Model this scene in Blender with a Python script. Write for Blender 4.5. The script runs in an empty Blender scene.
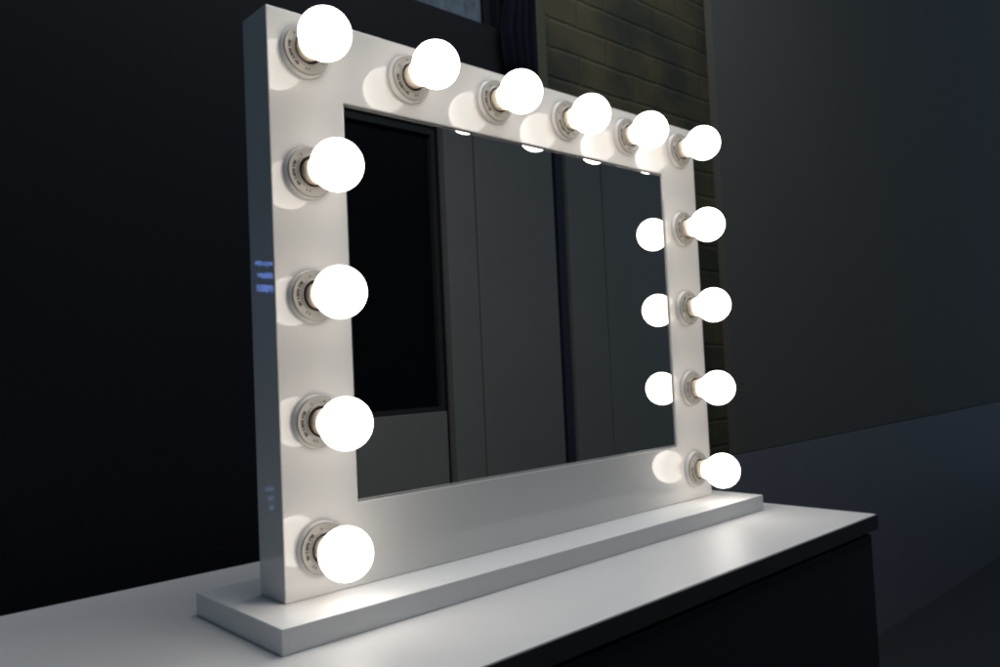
import bpy, bmesh, math, random
from mathutils import Matrix, Vector

S = bpy.context.scene
C = S.collection
random.seed(7)

# ------------------------------------------------------------------ camera
cam_d = bpy.data.cameras.new("camera")
cam = bpy.data.objects.new("camera", cam_d); C.objects.link(cam)
R0 = [[0.73124406, 0.68210623, 0.00364074],
      [-0.68060604, 0.72996992, -0.06260453],
      [-0.04536057, 0.04330128, 0.99803177]]          # columns: right, forward, up
cam.matrix_world = Matrix(((R0[0][0], R0[0][2], -R0[0][1], -0.41659),
                           (R0[1][0], R0[1][2], -R0[1][1], -0.80531),
                           (R0[2][0], R0[2][2], -R0[2][1], 0.24517),
                           (0, 0, 0, 1)))
cam_d.sensor_width = 36
cam_d.lens = 28.64
cam_d.clip_start = 0.01
cam_d.clip_end = 100
S.camera = cam

# ------------------------------------------------------------------ world: the dim bluish air of a dark room
W = bpy.data.worlds.new("World"); S.world = W; W.use_nodes = True
bg = W.node_tree.nodes["Background"]
bg.inputs[0].default_value = (0.50, 0.73, 1.0, 1)
bg.inputs[1].default_value = 0.19
S.view_settings.view_transform = 'Standard'
S.view_settings.look = 'None'
S.view_settings.exposure = 0
S.view_settings.gamma = 1
try:
    S.cycles.filter_width = 2.3
    S.cycles.max_bounces = 10
    S.cycles.sample_clamp_indirect = 6
except Exception:
    pass

# soft unseen overhead fill, added to lift the lower parts, dim beside the bulbs
ld = bpy.data.lights.new("overhead_fill", 'AREA'); ld.shape = 'SQUARE'; ld.size = 1.3
ld.energy = 31; ld.color = (0.90, 0.95, 1.0)
lo = bpy.data.objects.new("overhead_fill", ld); C.objects.link(lo); lo.location = (0.65, -0.36, 2.4)

BULB_FRONT = 10.0     # radiance of a globe's face
BULB_BACK = 3.5       # and of its rim towards the neck

# ------------------------------------------------------------------ materials
def mat(name, col, rough=0.5, coat=0.0, coat_rough=0.03, metal=0.0, spec=0.5,
        var=0.0, vscale=8.0, bump=0.0, bscale=200.0, stretch=(1, 1, 1), ior=1.5, rvar=0.0, coat_ior=1.5):
    m = bpy.data.materials.new(name); m.use_nodes = True
    nt = m.node_tree; N = nt.nodes; L = nt.links
    p = N["Principled BSDF"]
    p.inputs["Base Color"].default_value = (*col, 1)
    p.inputs["Roughness"].default_value = rough
    p.inputs["Metallic"].default_value = metal
    p.inputs["Specular IOR Level"].default_value = spec
    p.inputs["IOR"].default_value = ior
    p.inputs["Coat Weight"].default_value = coat
    p.inputs["Coat Roughness"].default_value = coat_rough
    p.inputs["Coat IOR"].default_value = coat_ior
    tc = N.new("ShaderNodeTexCoord"); mp = N.new("ShaderNodeMapping")
    mp.inputs["Scale"].default_value = stretch
    L.new(tc.outputs["Object"], mp.inputs["Vector"])
    if var or rvar:
        n = N.new("ShaderNodeTexNoise"); n.inputs["Scale"].default_value = vscale
        n.inputs["Detail"].default_value = 6
        L.new(mp.outputs[0], n.inputs["Vector"])
        if var:
            mx = N.new("ShaderNodeMix"); mx.data_type = 'RGBA'
            mx.inputs[6].default_value = (*[c * (1 - var) for c in col], 1)
            mx.inputs[7].default_value = (*[min(1, c * (1 + var)) for c in col], 1)
            L.new(n.outputs[0], mx.inputs[0]); L.new(mx.outputs[2], p.inputs["Base Color"])
        if rvar:
            mr = N.new("ShaderNodeMapRange")
            mr.inputs[3].default_value = rough - rvar; mr.inputs[4].default_value = rough + rvar
            L.new(n.outputs[0], mr.inputs[0]); L.new(mr.outputs[0], p.inputs["Roughness"])
    if bump:
        n2 = N.new("ShaderNodeTexNoise"); n2.inputs["Scale"].default_value = bscale
        n2.inputs["Detail"].default_value = 4
        L.new(mp.outputs[0], n2.inputs["Vector"])
        b = N.new("ShaderNodeBump"); b.inputs["Strength"].default_value = bump
        b.inputs["Distance"].default_value = 0.001
        L.new(n2.outputs[0], b.inputs["Height"]); L.new(b.outputs[0], p.inputs["Normal"])
    return m

M = {}
M['paint'] = mat("white_lacquer", (0.605, 0.60, 0.588), 0.42, coat=1.0, coat_rough=0.006, coat_ior=1.5, spec=0.3,
                 var=0.03, vscale=5, bump=0.10, bscale=260, stretch=(1, 1, 0.12))
M['base_paint'] = mat("white_satin_paint", (0.67, 0.67, 0.665), 0.34, spec=0.5, var=0.03, vscale=6,
                      bump=0.08, bscale=300, rvar=0.05)
M['table'] = mat("white_table_laminate", (0.555, 0.54, 0.53), 0.47, spec=0.5, var=0.05, vscale=5,
                 bump=0.12, bscale=120, rvar=0.10, stretch=(.5, 1.6, 1))
M['edge'] = mat("dark_edge_band", (0.035, 0.035, 0.032), 0.55, var=0.2, vscale=20)
M['cab'] = mat("shade_dark_cabinet", (0.016, 0.017, 0.020), 0.6, var=0.15, vscale=14)  # near-black colour stands in for shade on the body below the top
M['mirror'] = mat("mirror_silver", (0.88, 0.885, 0.875), 0.0, metal=1.0)
M['seam'] = mat("mirror_backing", (0.03, 0.03, 0.03), 0.7, var=0.1)
M['porcelain'] = mat("shaded_porcelain", (0.25, 0.245, 0.228), 0.35, spec=0.5, var=0.04, vscale=60)  # disc face coloured darker to carry the shade of the bulb base
M['rose'] = mat("socket_base_porcelain", (0.80, 0.77, 0.72), 0.3, spec=0.5, var=0.03, vscale=60)
M['hole'] = mat("socket_well", (0.05, 0.032, 0.025), 0.6, var=0.1)
M['ink'] = mat("socket_print", (0.012, 0.015, 0.012), 0.6, var=0.2, vscale=900)
M['neck'] = mat("bulb_plastic", (0.84, 0.73, 0.58), 0.4, var=0.03, vscale=40)
M['black'] = mat("black_wall_paint", (0.006, 0.006, 0.009), 0.8, spec=0.2, var=0.25, vscale=5)
M['curtain'] = mat("dark_navy_curtain", (0.008, 0.008, 0.016), 0.9, spec=0.1, var=0.3, vscale=10, stretch=(4, 4, .6))
M['trim'] = mat("olive_brown_trim", (0.06, 0.058, 0.032), 0.6, var=0.25, vscale=12, stretch=(3, 3, .4))
M['greypanel'] = mat("grey_panel_paint", (0.088, 0.084, 0.070), 0.6, var=0.08, vscale=4)
M['dado'] = mat("blue_grey_skirting", (0.14, 0.145, 0.165), 0.5, var=0.08, vscale=6)
M['door'] = mat("grey_wardrobe_paint", (0.275, 0.265, 0.235), 0.5, var=0.10, vscale=2.2)
M['post'] = mat("navy_post_paint", (0.036, 0.036, 0.052), 0.5, var=0.1)
M['groove'] = mat("dark_recess", (0.008, 0.008, 0.014), 0.8, var=0.2)
M['darkglass'] = mat("dark_glass", (0.006, 0.007, 0.009), 0.25, spec=0.3, var=0.1)
M['floor'] = mat("dark_floor", (0.03, 0.03, 0.032), 0.4, var=0.2, vscale=3)
M['case'] = mat("black_plastic", (0.012, 0.012, 0.014), 0.4, var=0.1)

# bulb diffuser: frosted dome, a little weaker and warmer where it runs into the neck
def bulb_mat():
    m = bpy.data.materials.new("lit_frosted_globe"); m.use_nodes = True
    nt = m.node_tree; N = nt.nodes; L = nt.links
    p = N["Principled BSDF"]
    p.inputs["Base Color"].default_value = (0.8, 0.78, 0.74, 1)
    p.inputs["Roughness"].default_value = 0.35
    tc = N.new("ShaderNodeTexCoord"); sp = N.new("ShaderNodeSeparateXYZ")
    L.new(tc.outputs["Object"], sp.inputs[0])
    mr = N.new("ShaderNodeMapRange")
    mr.inputs[1].default_value = -0.023; mr.inputs[2].default_value = -0.033
    L.new(sp.outputs["Y"], mr.inputs[0])
    cr = N.new("ShaderNodeValToRGB"); e = cr.color_ramp.elements
    e[0].position = 0; e[0].color = (1, 0.70, 0.40, 1)
    e[1].position = 1; e[1].color = (1, 0.93, 0.85, 1)
    L.new(mr.outputs[0], cr.inputs[0]); L.new(cr.outputs[0], p.inputs["Emission Color"])
    # an LED globe throws most of its light forward and little back past its opaque neck
    fr = N.new("ShaderNodeValToRGB"); q = fr.color_ramp; q.interpolation = 'B_SPLINE'
    q.elements[0].position = 0; q.elements[0].color = (*[BULB_BACK * .7 / BULB_FRONT] * 3, 1)
    q.elements[1].position = 1; q.elements[1].color = (1, 1, 1, 1)
    for pos, val in ((.04, BULB_BACK / BULB_FRONT), (.09, BULB_BACK / BULB_FRONT), (.32, BULB_BACK * 1.25 / BULB_FRONT), (.52, .78)):
        el = q.elements.new(pos); el.color = (val, val, val, 1)
    mf = N.new("ShaderNodeMapRange")
    mf.inputs[1].default_value = -0.023; mf.inputs[2].default_value = -0.0842
    L.new(sp.outputs["Y"], mf.inputs[0]); L.new(mf.outputs[0], fr.inputs[0])
    m2 = N.new("ShaderNodeMath"); m2.operation = 'MULTIPLY'; m2.inputs[1].default_value = BULB_FRONT
    L.new(fr.outputs[0], m2.inputs[0])
    L.new(m2.outputs[0], p.inputs["Emission Strength"])
    return m
M['bulb'] = bulb_mat()

def emis(name, col, strength):
    m = mat(name, (0.05, 0.05, 0.06), 0.3, var=0.05)
    nt = m.node_tree; p = nt.nodes["Principled BSDF"]
    n = nt.nodes.new("ShaderNodeTexNoise"); n.inputs["Scale"].default_value = 60
    mr = nt.nodes.new("ShaderNodeMapRange"); mr.inputs[1].default_value = .3; mr.inputs[2].default_value = .7
    mr.inputs[3].default_value = strength * .5; mr.inputs[4].default_value = strength * 1.4
    tc = nt.nodes.new("ShaderNodeTexCoord"); nt.links.new(tc.outputs["Object"], n.inputs["Vector"])
    nt.links.new(n.outputs[0], mr.inputs[0]); nt.links.new(mr.outputs[0], p.inputs["Emission Strength"])
    p.inputs["Emission Color"].default_value = (*col, 1)
    return m
M['blue'] = emis("blue_display_light", (0.16, 0.32, 1.0), 3.2)
M['blue_dim'] = emis("pale_blue_display_light", (0.35, 0.5, 1.0), 0.8)
M['dusk'] = emis("dusk_window_pane", (0.44, 0.74, 1.0), 0.055)

# brick: dim, olive brown, uneven courses
def brick_mat():
    m = bpy.data.materials.new("old_brick"); m.use_nodes = True
    nt = m.node_tree; N = nt.nodes; L = nt.links
    p = N["Principled BSDF"]; p.inputs["Roughness"].default_value = 0.85
    tc = N.new("ShaderNodeTexCoord"); sp = N.new("ShaderNodeSeparateXYZ"); cb = N.new("ShaderNodeCombineXYZ")
    L.new(tc.outputs["Object"], sp.inputs[0])
    L.new(sp.outputs["X"], cb.inputs["X"]); L.new(sp.outputs["Z"], cb.inputs["Y"])
    wn = N.new("ShaderNodeTexNoise"); wn.inputs["Scale"].default_value = 9
    L.new(cb.outputs[0], wn.inputs["Vector"])
    vm = N.new("ShaderNodeVectorMath"); vm.operation = 'SCALE'; vm.inputs["Scale"].default_value = 0.012
    L.new(wn.outputs["Color"], vm.inputs[0])
    va = N.new("ShaderNodeVectorMath"); va.operation = 'ADD'
    L.new(cb.outputs[0], va.inputs[0]); L.new(vm.outputs[0], va.inputs[1])
    b = N.new("ShaderNodeTexBrick"); b.inputs["Scale"].default_value = 1.0
    b.inputs["Brick Width"].default_value = 0.215; b.inputs["Row Height"].default_value = 0.072
    b.inputs["Mortar Size"].default_value = 0.007; b.inputs["Mortar Smooth"].default_value = 1.0
    b.inputs["Color1"].default_value = (0.062, 0.056, 0.026, 1)
    b.inputs["Color2"].default_value = (0.050, 0.048, 0.025, 1)
    b.inputs["Mortar"].default_value = (0.048, 0.046, 0.025, 1)
    L.new(va.outputs[0], b.inputs["Vector"])
    n = N.new("ShaderNodeTexNoise"); n.inputs["Scale"].default_value = 5; n.inputs["Detail"].default_value = 8
    L.new(cb.outputs[0], n.inputs["Vector"])
    cr = N.new("ShaderNodeValToRGB"); e = cr.color_ramp.elements
    e[0].position = .38; e[0].color = (0.35, 0.40, 0.42, 1); e[1].position = .68; e[1].color = (1.35, 1.2, 1.0, 1)
    L.new(n.outputs[0], cr.inputs[0])
    mx = N.new("ShaderNodeMix"); mx.data_type = 'RGBA'; mx.blend_type = 'MULTIPLY'; mx.inputs[0].default_value = 1
    L.new(b.outputs["Color"], mx.inputs[6]); L.new(cr.outputs[0], mx.inputs[7])
    L.new(mx.outputs[2], p.inputs["Base Color"])
    bp = N.new("ShaderNodeBump"); bp.inputs["Strength"].default_value = 0.28; bp.inputs["Distance"].default_value = 0.008
    iv = N.new("ShaderNodeMath"); iv.operation = 'SUBTRACT'
    L.new(n.outputs[0], iv.inputs[0]); L.new(b.outputs["Fac"], iv.inputs[1])
    L.new(iv.outputs[0], bp.inputs["Height"]); L.new(bp.outputs[0], p.inputs["Normal"])
    return m
M['brick'] = brick_mat()

# ------------------------------------------------------------------ helpers
def add_box(bm, x0, x1, y0, y1, z0, z1):
    v = [bm.verts.new((x, y, z)) for x in (x0, x1) for y in (y0, y1) for z in (z0, z1)]
    for f in ((0, 1, 3, 2), (4, 6, 7, 5), (0, 4, 5, 1), (2, 3, 7, 6), (0, 2, 6, 4), (1, 5, 7, 3)):
        bm.faces.new([v[i] for i in f])

def lathe(bm, prof, n=48):
    """profile of (radius, outward distance) spun round the -Y axis"""
    rings = []
    for r, d in prof:
        if r < 1e-6:
            rings.append([bm.verts.new((0, -d, 0))])
        else:
            rings.append([bm.verts.new((r * math.cos(2 * math.pi * k / n), -d, r * math.sin(2 * math.pi * k / n))) for k in range(n)])
    for a, b in zip(rings, rings[1:]):
        for k in range(n):
            k2 = (k + 1) % n
            if len(a) == 1: bm.faces.new((a[0], b[k], b[k2]))
            elif len(b) == 1: bm.faces.new((a[k], b[0], a[k2]))
            else: bm.faces.new((a[k], b[k], b[k2], a[k2]))

def obj(name, bm, m, parent=None, loc=(0, 0, 0), smooth=False, bevel=0.0):
    bmesh.ops.recalc_face_normals(bm, faces=bm.faces)
    me = bpy.data.meshes.new(name); bm.to_mesh(me); bm.free()
    me.materials.append(m)
    if smooth:
        for p in me.polygons: p.use_smooth = True
    o = bpy.data.objects.new(name, me); C.objects.link(o); o.location = loc
    if parent: o.parent = parent
    if bevel:
        b = o.modifiers.new("bevel", 'BEVEL'); b.width = bevel; b.segments = 2
        b.limit_method = 'ANGLE'; b.angle_limit = math.radians(50)
    return o

def boxes(name, lst, m, parent=None, bevel=0.0):
    bm = bmesh.new()
    for b in lst: add_box(bm, *b)
    return obj(name, bm, m, parent, bevel=bevel)

def thing(name, label, cat, loc=(0, 0, 0), group=None):
    o = bpy.data.objects.new(name, None); C.objects.link(o); o.location = loc
    o['label'] = label; o['category'] = cat
    if group: o['group'] = group
    return o

def tag(o, label, cat): o['label'] = label; o['category'] = cat
def struct(o): o['kind'] = 'structure'; return o

# ------------------------------------------------------------------ the setting
TZ = -0.0270                      # table top height (the mirror's base stands on it)
FZ = TZ - 0.75
struct(boxes("floor", [(-3, 6.5, -2.6, 0.60, FZ - 0.1, FZ)], M['floor']))
WY = 0.45
struct(boxes("back_wall", [(-1.6, 0.893, WY, WY + 0.12, FZ, 1.000),
                           (0.791, 0.893, WY, WY + 0.12, 1.0005, 2.6),
                           (-1.6, -0.4, WY, WY + 0.12, 1.0005, 2.6)], M['black']))
struct(boxes("brick_wall", [(0.8935, 1.650, WY + 0.002, WY + 0.12, FZ, 2.6)], M['brick']))
struct(boxes("grey_wall", [(1.6525, 5.6, WY - 0.02, WY + 0.12, -0.035, 2.6)], M['greypanel']))
struct(boxes("skirting_wall", [(1.50, 5.6, WY - 0.024, WY + 0.12 - .003, FZ, -0.038)], M['dado']))

# the pillar trim between the curtain and the brick
pt = boxes("corner_trim", [(0.8955, 0.925, WY - 0.022, WY, FZ, 2.6), (0.928, 0.935, WY - 0.012, WY, FZ, 2.6)], M['trim'], bevel=0.002)
tag(pt, "olive brown upright trim at the corner of the brick wall, behind the mirror", "trim")

# window above the mirror: dusk light in the pane
wn = thing("window", "dark window with a dull blue pane, high behind the mirror's top edge", "window", (0.2, WY, 1.0))
def rel(lst, root): 
    x, y, z = root.location
    return [(a - x, b - x, c - y, d - y, e - z, f - z) for a, b, c, d, e, f in lst]
boxes("pane", rel([(-0.37, 0.779, WY + 0.030, WY + 0.036, 1.004, 2.4)], wn), M['dusk'], wn)
boxes("window_frame", rel([(-0.40, 0.7905, WY + 0.02, WY + 0.06, 1.0012, 1.012),
                           (0.770, 0.7900, WY + 0.02, WY + 0.06, 1.0125, 2.4),
                           (-0.40, -0.37, WY + 0.02, WY + 0.06, 1.0125, 2.4),
                           (0.20, 0.215, WY + 0.018, WY + 0.06, 1.0125, 2.4),
                           (-0.40, 0.7905, WY + 0.02, WY + 0.06, 2.4005, 2.6)], wn), M['black'], wn)
# curtain with folds
bm = bmesh.new(); nx, nz = 60, 24; g = []
for j in range(nz + 1):
    z = 0.86 + (2.5 - 0.86) * j / nz; row = []
    for i in range(nx + 1):
        u = i / nx
        x = 0.793 + 0.098 * u + 0.006 * math.sin(z * 61) * (1 - u) + 0.004 * math.sin(z * 23 + 1) * (1 - u)
        y = WY - 0.022 + 0.010 * math.sin(u * 26 + 0.5 * math.sin(z * 3)) + 0.003 * math.sin(z * 9 + u * 7)
        row.append(bm.verts.new((x, y, z)))
    g.append(row)
for j in range(nz):
    for i in range(nx): bm.faces.new((g[j][i], g[j][i + 1], g[j + 1][i + 1], g[j + 1][i]))
cu = obj("curtain", bm, M['curtain'], smooth=True)
sm = cu.modifiers.new("thick", 'SOLIDIFY'); sm.thickness = 0.003
tag(cu, "dark navy curtain hanging beside the window, left of the olive trim", "curtain")

# blue displays on the wall left of the mirror; their light shows in the frame's glossy side
d1 = thing("wall_display", "black wall display with bright blue glowing rows, mirrored in the frame's left side", "display", (-0.250, WY, 0.412), "blue displays")
boxes("housing", [(-0.075, 0.072, -0.016, -0.0005, -0.055, 0.055)], M['case'], d1, 0.002)
for k, (zz, hh) in enumerate(((0.026, .005), (0.006, .0055), (-0.016, .008))):
    rr = random.Random(k + 4); bm = bmesh.new(); xx = 0.029
    while xx < 0.056:                                   # each row is a run of uneven lit segments
        w = rr.uniform(.002, .006)
        add_box(bm, xx, xx + w, -0.0175, -0.0165, zz - hh * rr.uniform(.5, 1), zz + hh * rr.uniform(.5, 1)); xx += w + .0006
    obj("lit_row", bm, M['blue'], d1)
d2 = thing("wall_display", "black wall display with faint pale blue marks, low on the wall beside the table", "display", (-0.255, WY, 0.045), "blue displays")
boxes("housing", [(-0.075, 0.072, -0.016, -0.0005, -0.045, 0.045)], M['case'], d2, 0.002)
for zz, a, b in ((0.018, 0.044, 0.060), (0.002, 0.046, 0.056), (-0.014, 0.046, 0.054)):
    boxes("lit_row", [(a, b, -0.0175, -0.0165, zz - .004, zz + .004)], M['blue_dim'], d2)

# wardrobe wall across the room, seen only in the mirror
RY = -2.495
struct(boxes("wardrobe_wall", [(-2.5, 6.2, RY - 0.16, RY - 0.06, FZ, 2.4)], M['groove']))
def panel(x0, x1, z0, z1, label, w=None):
    o = boxes("wall_panel", [(x0, x1, RY - 0.0595, RY, z0, z1)], M['door'], bevel=0.004)
    o['label'] = label; o['category'] = "panel"; o['group'] = "grey wall panels reflected in the mirror"
    return o
panel(2.320, 2.525, FZ + .001, 2.38, "narrow grey panel beside the dark window, reflected left of centre in the mirror")
panel(2.540, 3.175, FZ + .001, 2.38, "wide grey door panel reflected at the centre of the mirror")
panel(3.312, 3.640, FZ + .001, 2.38, "narrow grey panel right of the dark double gap in the reflection")
panel(3.655, 4.60, FZ + .001, 2.38, "wide grey door panel reflected in the mirror's right part, behind the bulbs")
panel(0.70, 2.262, FZ + .001, 0.030, "low grey panel under the dark window in the reflection")
pst = boxes("door_post", [(3.212, 3.272, RY - 0.0595, RY - 0.006, FZ + .001, 2.38)], M['post'], bevel=0.003)
tag(pst, "thin dark blue post standing in the gap between two reflected grey panels", "post")
dw = thing("dark_window", "black unlit window in a grey frame, reflected at the mirror's left", "window", (1.5, RY, 0.03))
boxes("glass", rel([(0.72, 2.238, RY - 0.05, RY - 0.045, 0.055, 1.515)], dw), M['darkglass'], dw)
boxes("window_frame", rel([(2.2385, 2.262, RY - 0.0590, RY - 0.012, 0.0325, 1.55), (0.70, 2.238, RY - 0.0590, RY - 0.012, 1.5155, 1.55),
                           (0.70, 2.238, RY - 0.0590, RY - 0.004, 0.0325, 0.0545)], dw), M['edge'], dw, 0.002)
boxes("top_panel", rel([(0.70, 2.262, RY - 0.0590, RY - 0.006, 1.562, 2.38)], dw), M['door'], dw, 0.003)

# ------------------------------------------------------------------ dressing table
tb = thing("dressing_table", "dressing table with white top and body coloured dark for shade, carrying the lit mirror", "table", (0.3, 0, FZ))
TE = 0.0245
boxes("table_top", rel([(-0.34, 0.95, -0.243, 0.33, TZ - TE, TZ)], tb), M['table'], tb, 0.0012)
boxes("edge_band", rel([(-0.342, 0.952, -0.2452, -0.2432, TZ - TE, TZ - 0.0012)], tb), M['edge'], tb)
boxes("cabinet", rel([(-0.33, 0.94, -0.232, 0.32, FZ + 0.06, TZ - TE - .0005)], tb), M['cab'], tb, 0.002)
boxes("front_panel", rel([(-0.325, 0.935, -0.240, -0.2325, FZ + 0.07, TZ - TE - 0.007)], tb), M['cab'], tb, 0.002)
boxes("plinth", rel([(-0.30, 0.91, -0.20, 0.30, FZ + .0005, FZ + 0.0595)], tb), M['cab'], tb)

# ------------------------------------------------------------------ the mirror
FW, FH, FD = 0.8414, 0.6641, 0.0585
BS, BR, BT, BB = 0.0968, 0.1003, 0.0936, 0.0963
root = thing("vanity_mirror", "white lacquered makeup mirror edged with fourteen lit globe bulbs, standing on its base board", "mirror", (FW / 2, 0.03, TZ))
RX, RYY, RZ = root.location
def L_(x, y, z): return (x - RX, y - RYY, z - RZ)

bm = bmesh.new()
out = [(0, 0), (FW, 0), (FW, FH), (0, FH)]
inn = [(BS, BB), (FW - BR, BB), (FW - BR, FH - BT), (BS, FH - BT)]
vf = [bm.verts.new(L_(x, 0, z)) for x, z in out]; vi = [bm.verts.new(L_(x, 0, z)) for x, z in inn]
wf = [bm.verts.new(L_(x, FD, z)) for x, z in out]; wi = [bm.verts.new(L_(x, FD, z)) for x, z in inn]
for k in range(4):
    j = (k + 1) % 4
    bm.faces.new((vf[k], vf[j], vi[j], vi[k])); bm.faces.new((wf[k], wi[k], wi[j], wf[j]))
    bm.faces.new((vf[k], wf[k], wf[j], vf[j])); bm.faces.new((vi[k], vi[j], wi[j], wi[k]))
obj("frame", bm, M['paint'], root, bevel=0.0013)
boxes("backing_board", [(*sorted((BS - RX + .0002, FW - BR - RX - .0002)), 0.0079 - RYY, FD - .004 - RYY, BB + .0002 - RZ, FH - BT - .0002 - RZ)], M['seam'], root)
boxes("mirror_glass", [(BS - RX + .0012, FW - BR - RX - .0022, 0.0024 - RYY, 0.0076 - RYY, BB + .0012 - RZ, FH - BT - .0018 - RZ)], M['mirror'], root, 0.0012)
boxes("base_board", [(-0.0437 - RX, FW + 0.0437 - RX, -0.075 - RYY, 0.134 - RYY, 0.0003, -TZ - .0003)], M['base_paint'], root, 0.0011)

# sockets: a stepped porcelain rose with a printed ring, and a dark well the bulb screws into
def socket_bm():
    bm = bmesh.new()
    lathe(bm, [(.0280, .0068), (.0285, .0071), (.0290, .0076), (.0291, .0081), (.0291, .0087), (.0288, .0093), (.0277, .0097), (.0266, .0095),
               (.0257, .0094), (.0205, .0100), (.0196, .0105), (.0191, .0118), (.0183, .0123), (.0176, .0118), (.0172, .0106)], 64)
    return bm
def base_bm():
    bm = bmesh.new(); lathe(bm, [(.0303, .0002), (.0302, .0012), (.0298, .0050), (.0292, .0066), (.0286, .0069), (.0278, .0067)], 64); return bm
def well_bm():
    bm = bmesh.new(); lathe(bm, [(.0172, .0106), (.0168, .0034), (.0, .0030)], 48); return bm
def ink_bm(seed):
    rnd = random.Random(seed); bm = bmesh.new()
    def quad(a0, a1, r0, r1):
        a1 += .016; r0 -= .0003; r1 += .0003
        def pt(a, r):
            d = .0094 + (.0257 - r) / .0052 * .0006 + .00034
            return bm.verts.new((r * math.cos(a), -d, r * math.sin(a)))
        n = max(1, int((a1 - a0) / .05)); 
        for k in range(n):
            b0 = a0 + (a1 - a0) * k / n; b1 = a0 + (a1 - a0) * (k + 1) / n
            bm.faces.new((pt(b0, r0), pt(b1, r0), pt(b1, r1), pt(b0, r1)))
    def glyph(a):
        w = .070
        for _ in range(3):
            if rnd.random() < .5: quad(a + rnd.choice([0, w * .62]), a + rnd.choice([.35, 1]) * 0 + w * .3 + rnd.choice([0, w * .62]) + .001, .0214, .0243)
            else:
                r = rnd.choice([.0214, .0226, .0237]); quad(a, a + w * .95, r, r + .0007)
        quad(a, a + w * .28, .0214, .0243)
    a = math.pi - .62
    for n in (4, 6, 3):
        for k in range(n): glyph(a); a += .088
        a += .07
    for aa in (math.pi - 1.15, math.pi + 1.05, math.pi + 1.22, math.pi - 1.9, math.pi + 2.2, .2):
        quad(aa, aa + .06, .0219, .0235)
    k0 = len(bm.faces); n = 64; vs = []
    for k in range(n):
        t = 2 * math.pi * k / n
        vs.append([bm.verts.new((r * math.cos(t), -d, r * math.sin(t))) for r, d in ((.0206, .0101), (.0256, .00953))])
    for k in range(n):
        q = (k + 1) % n
        f = bm.faces.new((vs[k][0], vs[q][0], vs[q][1], vs[k][1])); f.material_index = 1
    return bm
def globe_bm():
    bm = bmesh.new(); R = .0292; c = .0550
    prof = [(.0160, .0230), (.0167, .0262), (.0171, .0295)]
    a0 = math.asin(.0178 / R); n = 26
    for k in range(n + 1):
        t = math.pi - a0 - (math.pi - a0) * k / n
        prof.append((max(0, R * math.sin(t)), c + R * math.cos(t)))
    prof[-1] = (0, c + R)
    lathe(bm, prof, 48); return bm
def neck_bm():
    bm = bmesh.new()
    lathe(bm, [(.0, .0030), (.0128, .0030), (.0134, .0090), (.0141, .0096), (.0147, .0102), (.0154, .0160), (.0159, .0229), (.0140, .0231), (0, .0231)], 40); return bm

# grid position, and how far each bulb leans off it (mm, read from where its globe shows)
x1, x2, z1, z2 = .0455, .7905, .6195, .0528
spots = []
offs_top = [(-4.1, 1.7), (2.5, 3.3), (.9, -.1), (-2.9, -3.8), (-6.4, -2.7), (-1.8, .9)]
for i in range(6): spots.append((x1 + (x2 - x1) * i / 5, z1, offs_top[i], (.35, .62, .18, .80, .25, .5)[i]))
for i, o in enumerate([(5.4, -1.2), (3.2, -.2), (4.3, -2.0), (-1.6, .8)]): spots.append((x1, z1 + (z2 - z1) * (i + 1) / 4, o, (.16, -.12, .05, -.28)[i]))
for i, o in enumerate([(-2.3, -.6), (1.5, 1.4), (.1, -.2), (.3, -.3)]): spots.append((x2, z1 + (z2 - z1) * (i + 1) / 4, o, (.2, -.3, .1, .4)[i]))

def link_copy(o, parent, loc=None, rot=None):
    c = o.copy(); C.objects.link(c); c.parent = parent
    if loc is not None: c.location = loc
    if rot is not None: c.rotation_euler = rot
    return c

sock0 = obj("lamp_socket", socket_bm(), M['porcelain'], root, smooth=True)
base0 = obj("socket_base", base_bm(), M['rose'], sock0, smooth=True)
well0 = obj("socket_well", well_bm(), M['hole'], sock0, smooth=True)
ink0 = obj("printed_ring", ink_bm(3), M['ink'], sock0)
ink0.data.materials.append(M['porcelain'])
bulb0 = obj("light_bulb", globe_bm(), M['bulb'], root, smooth=True)
neck0 = obj("bulb_neck", neck_bm(), M['neck'], bulb0, smooth=True)
for i, (x, z, (dx, dz), spin) in enumerate(spots):
    loc = L_(x, 0, z)
    rot_b = (-dz / 55.0, 0, dx / 55.0)
    if i == 0:
        sk, bu = sock0, bulb0
        sk.location = loc; bu.location = loc; bu.rotation_euler = rot_b; sk.rotation_euler = (0, -spin, 0)
    else:
        sk = link_copy(sock0, root, loc, (0, -spin, 0))
        link_copy(base0, sk); link_copy(well0, sk); link_copy(ink0, sk)
        bu = link_copy(bulb0, root, loc, rot_b)
        link_copy(neck0, bu)
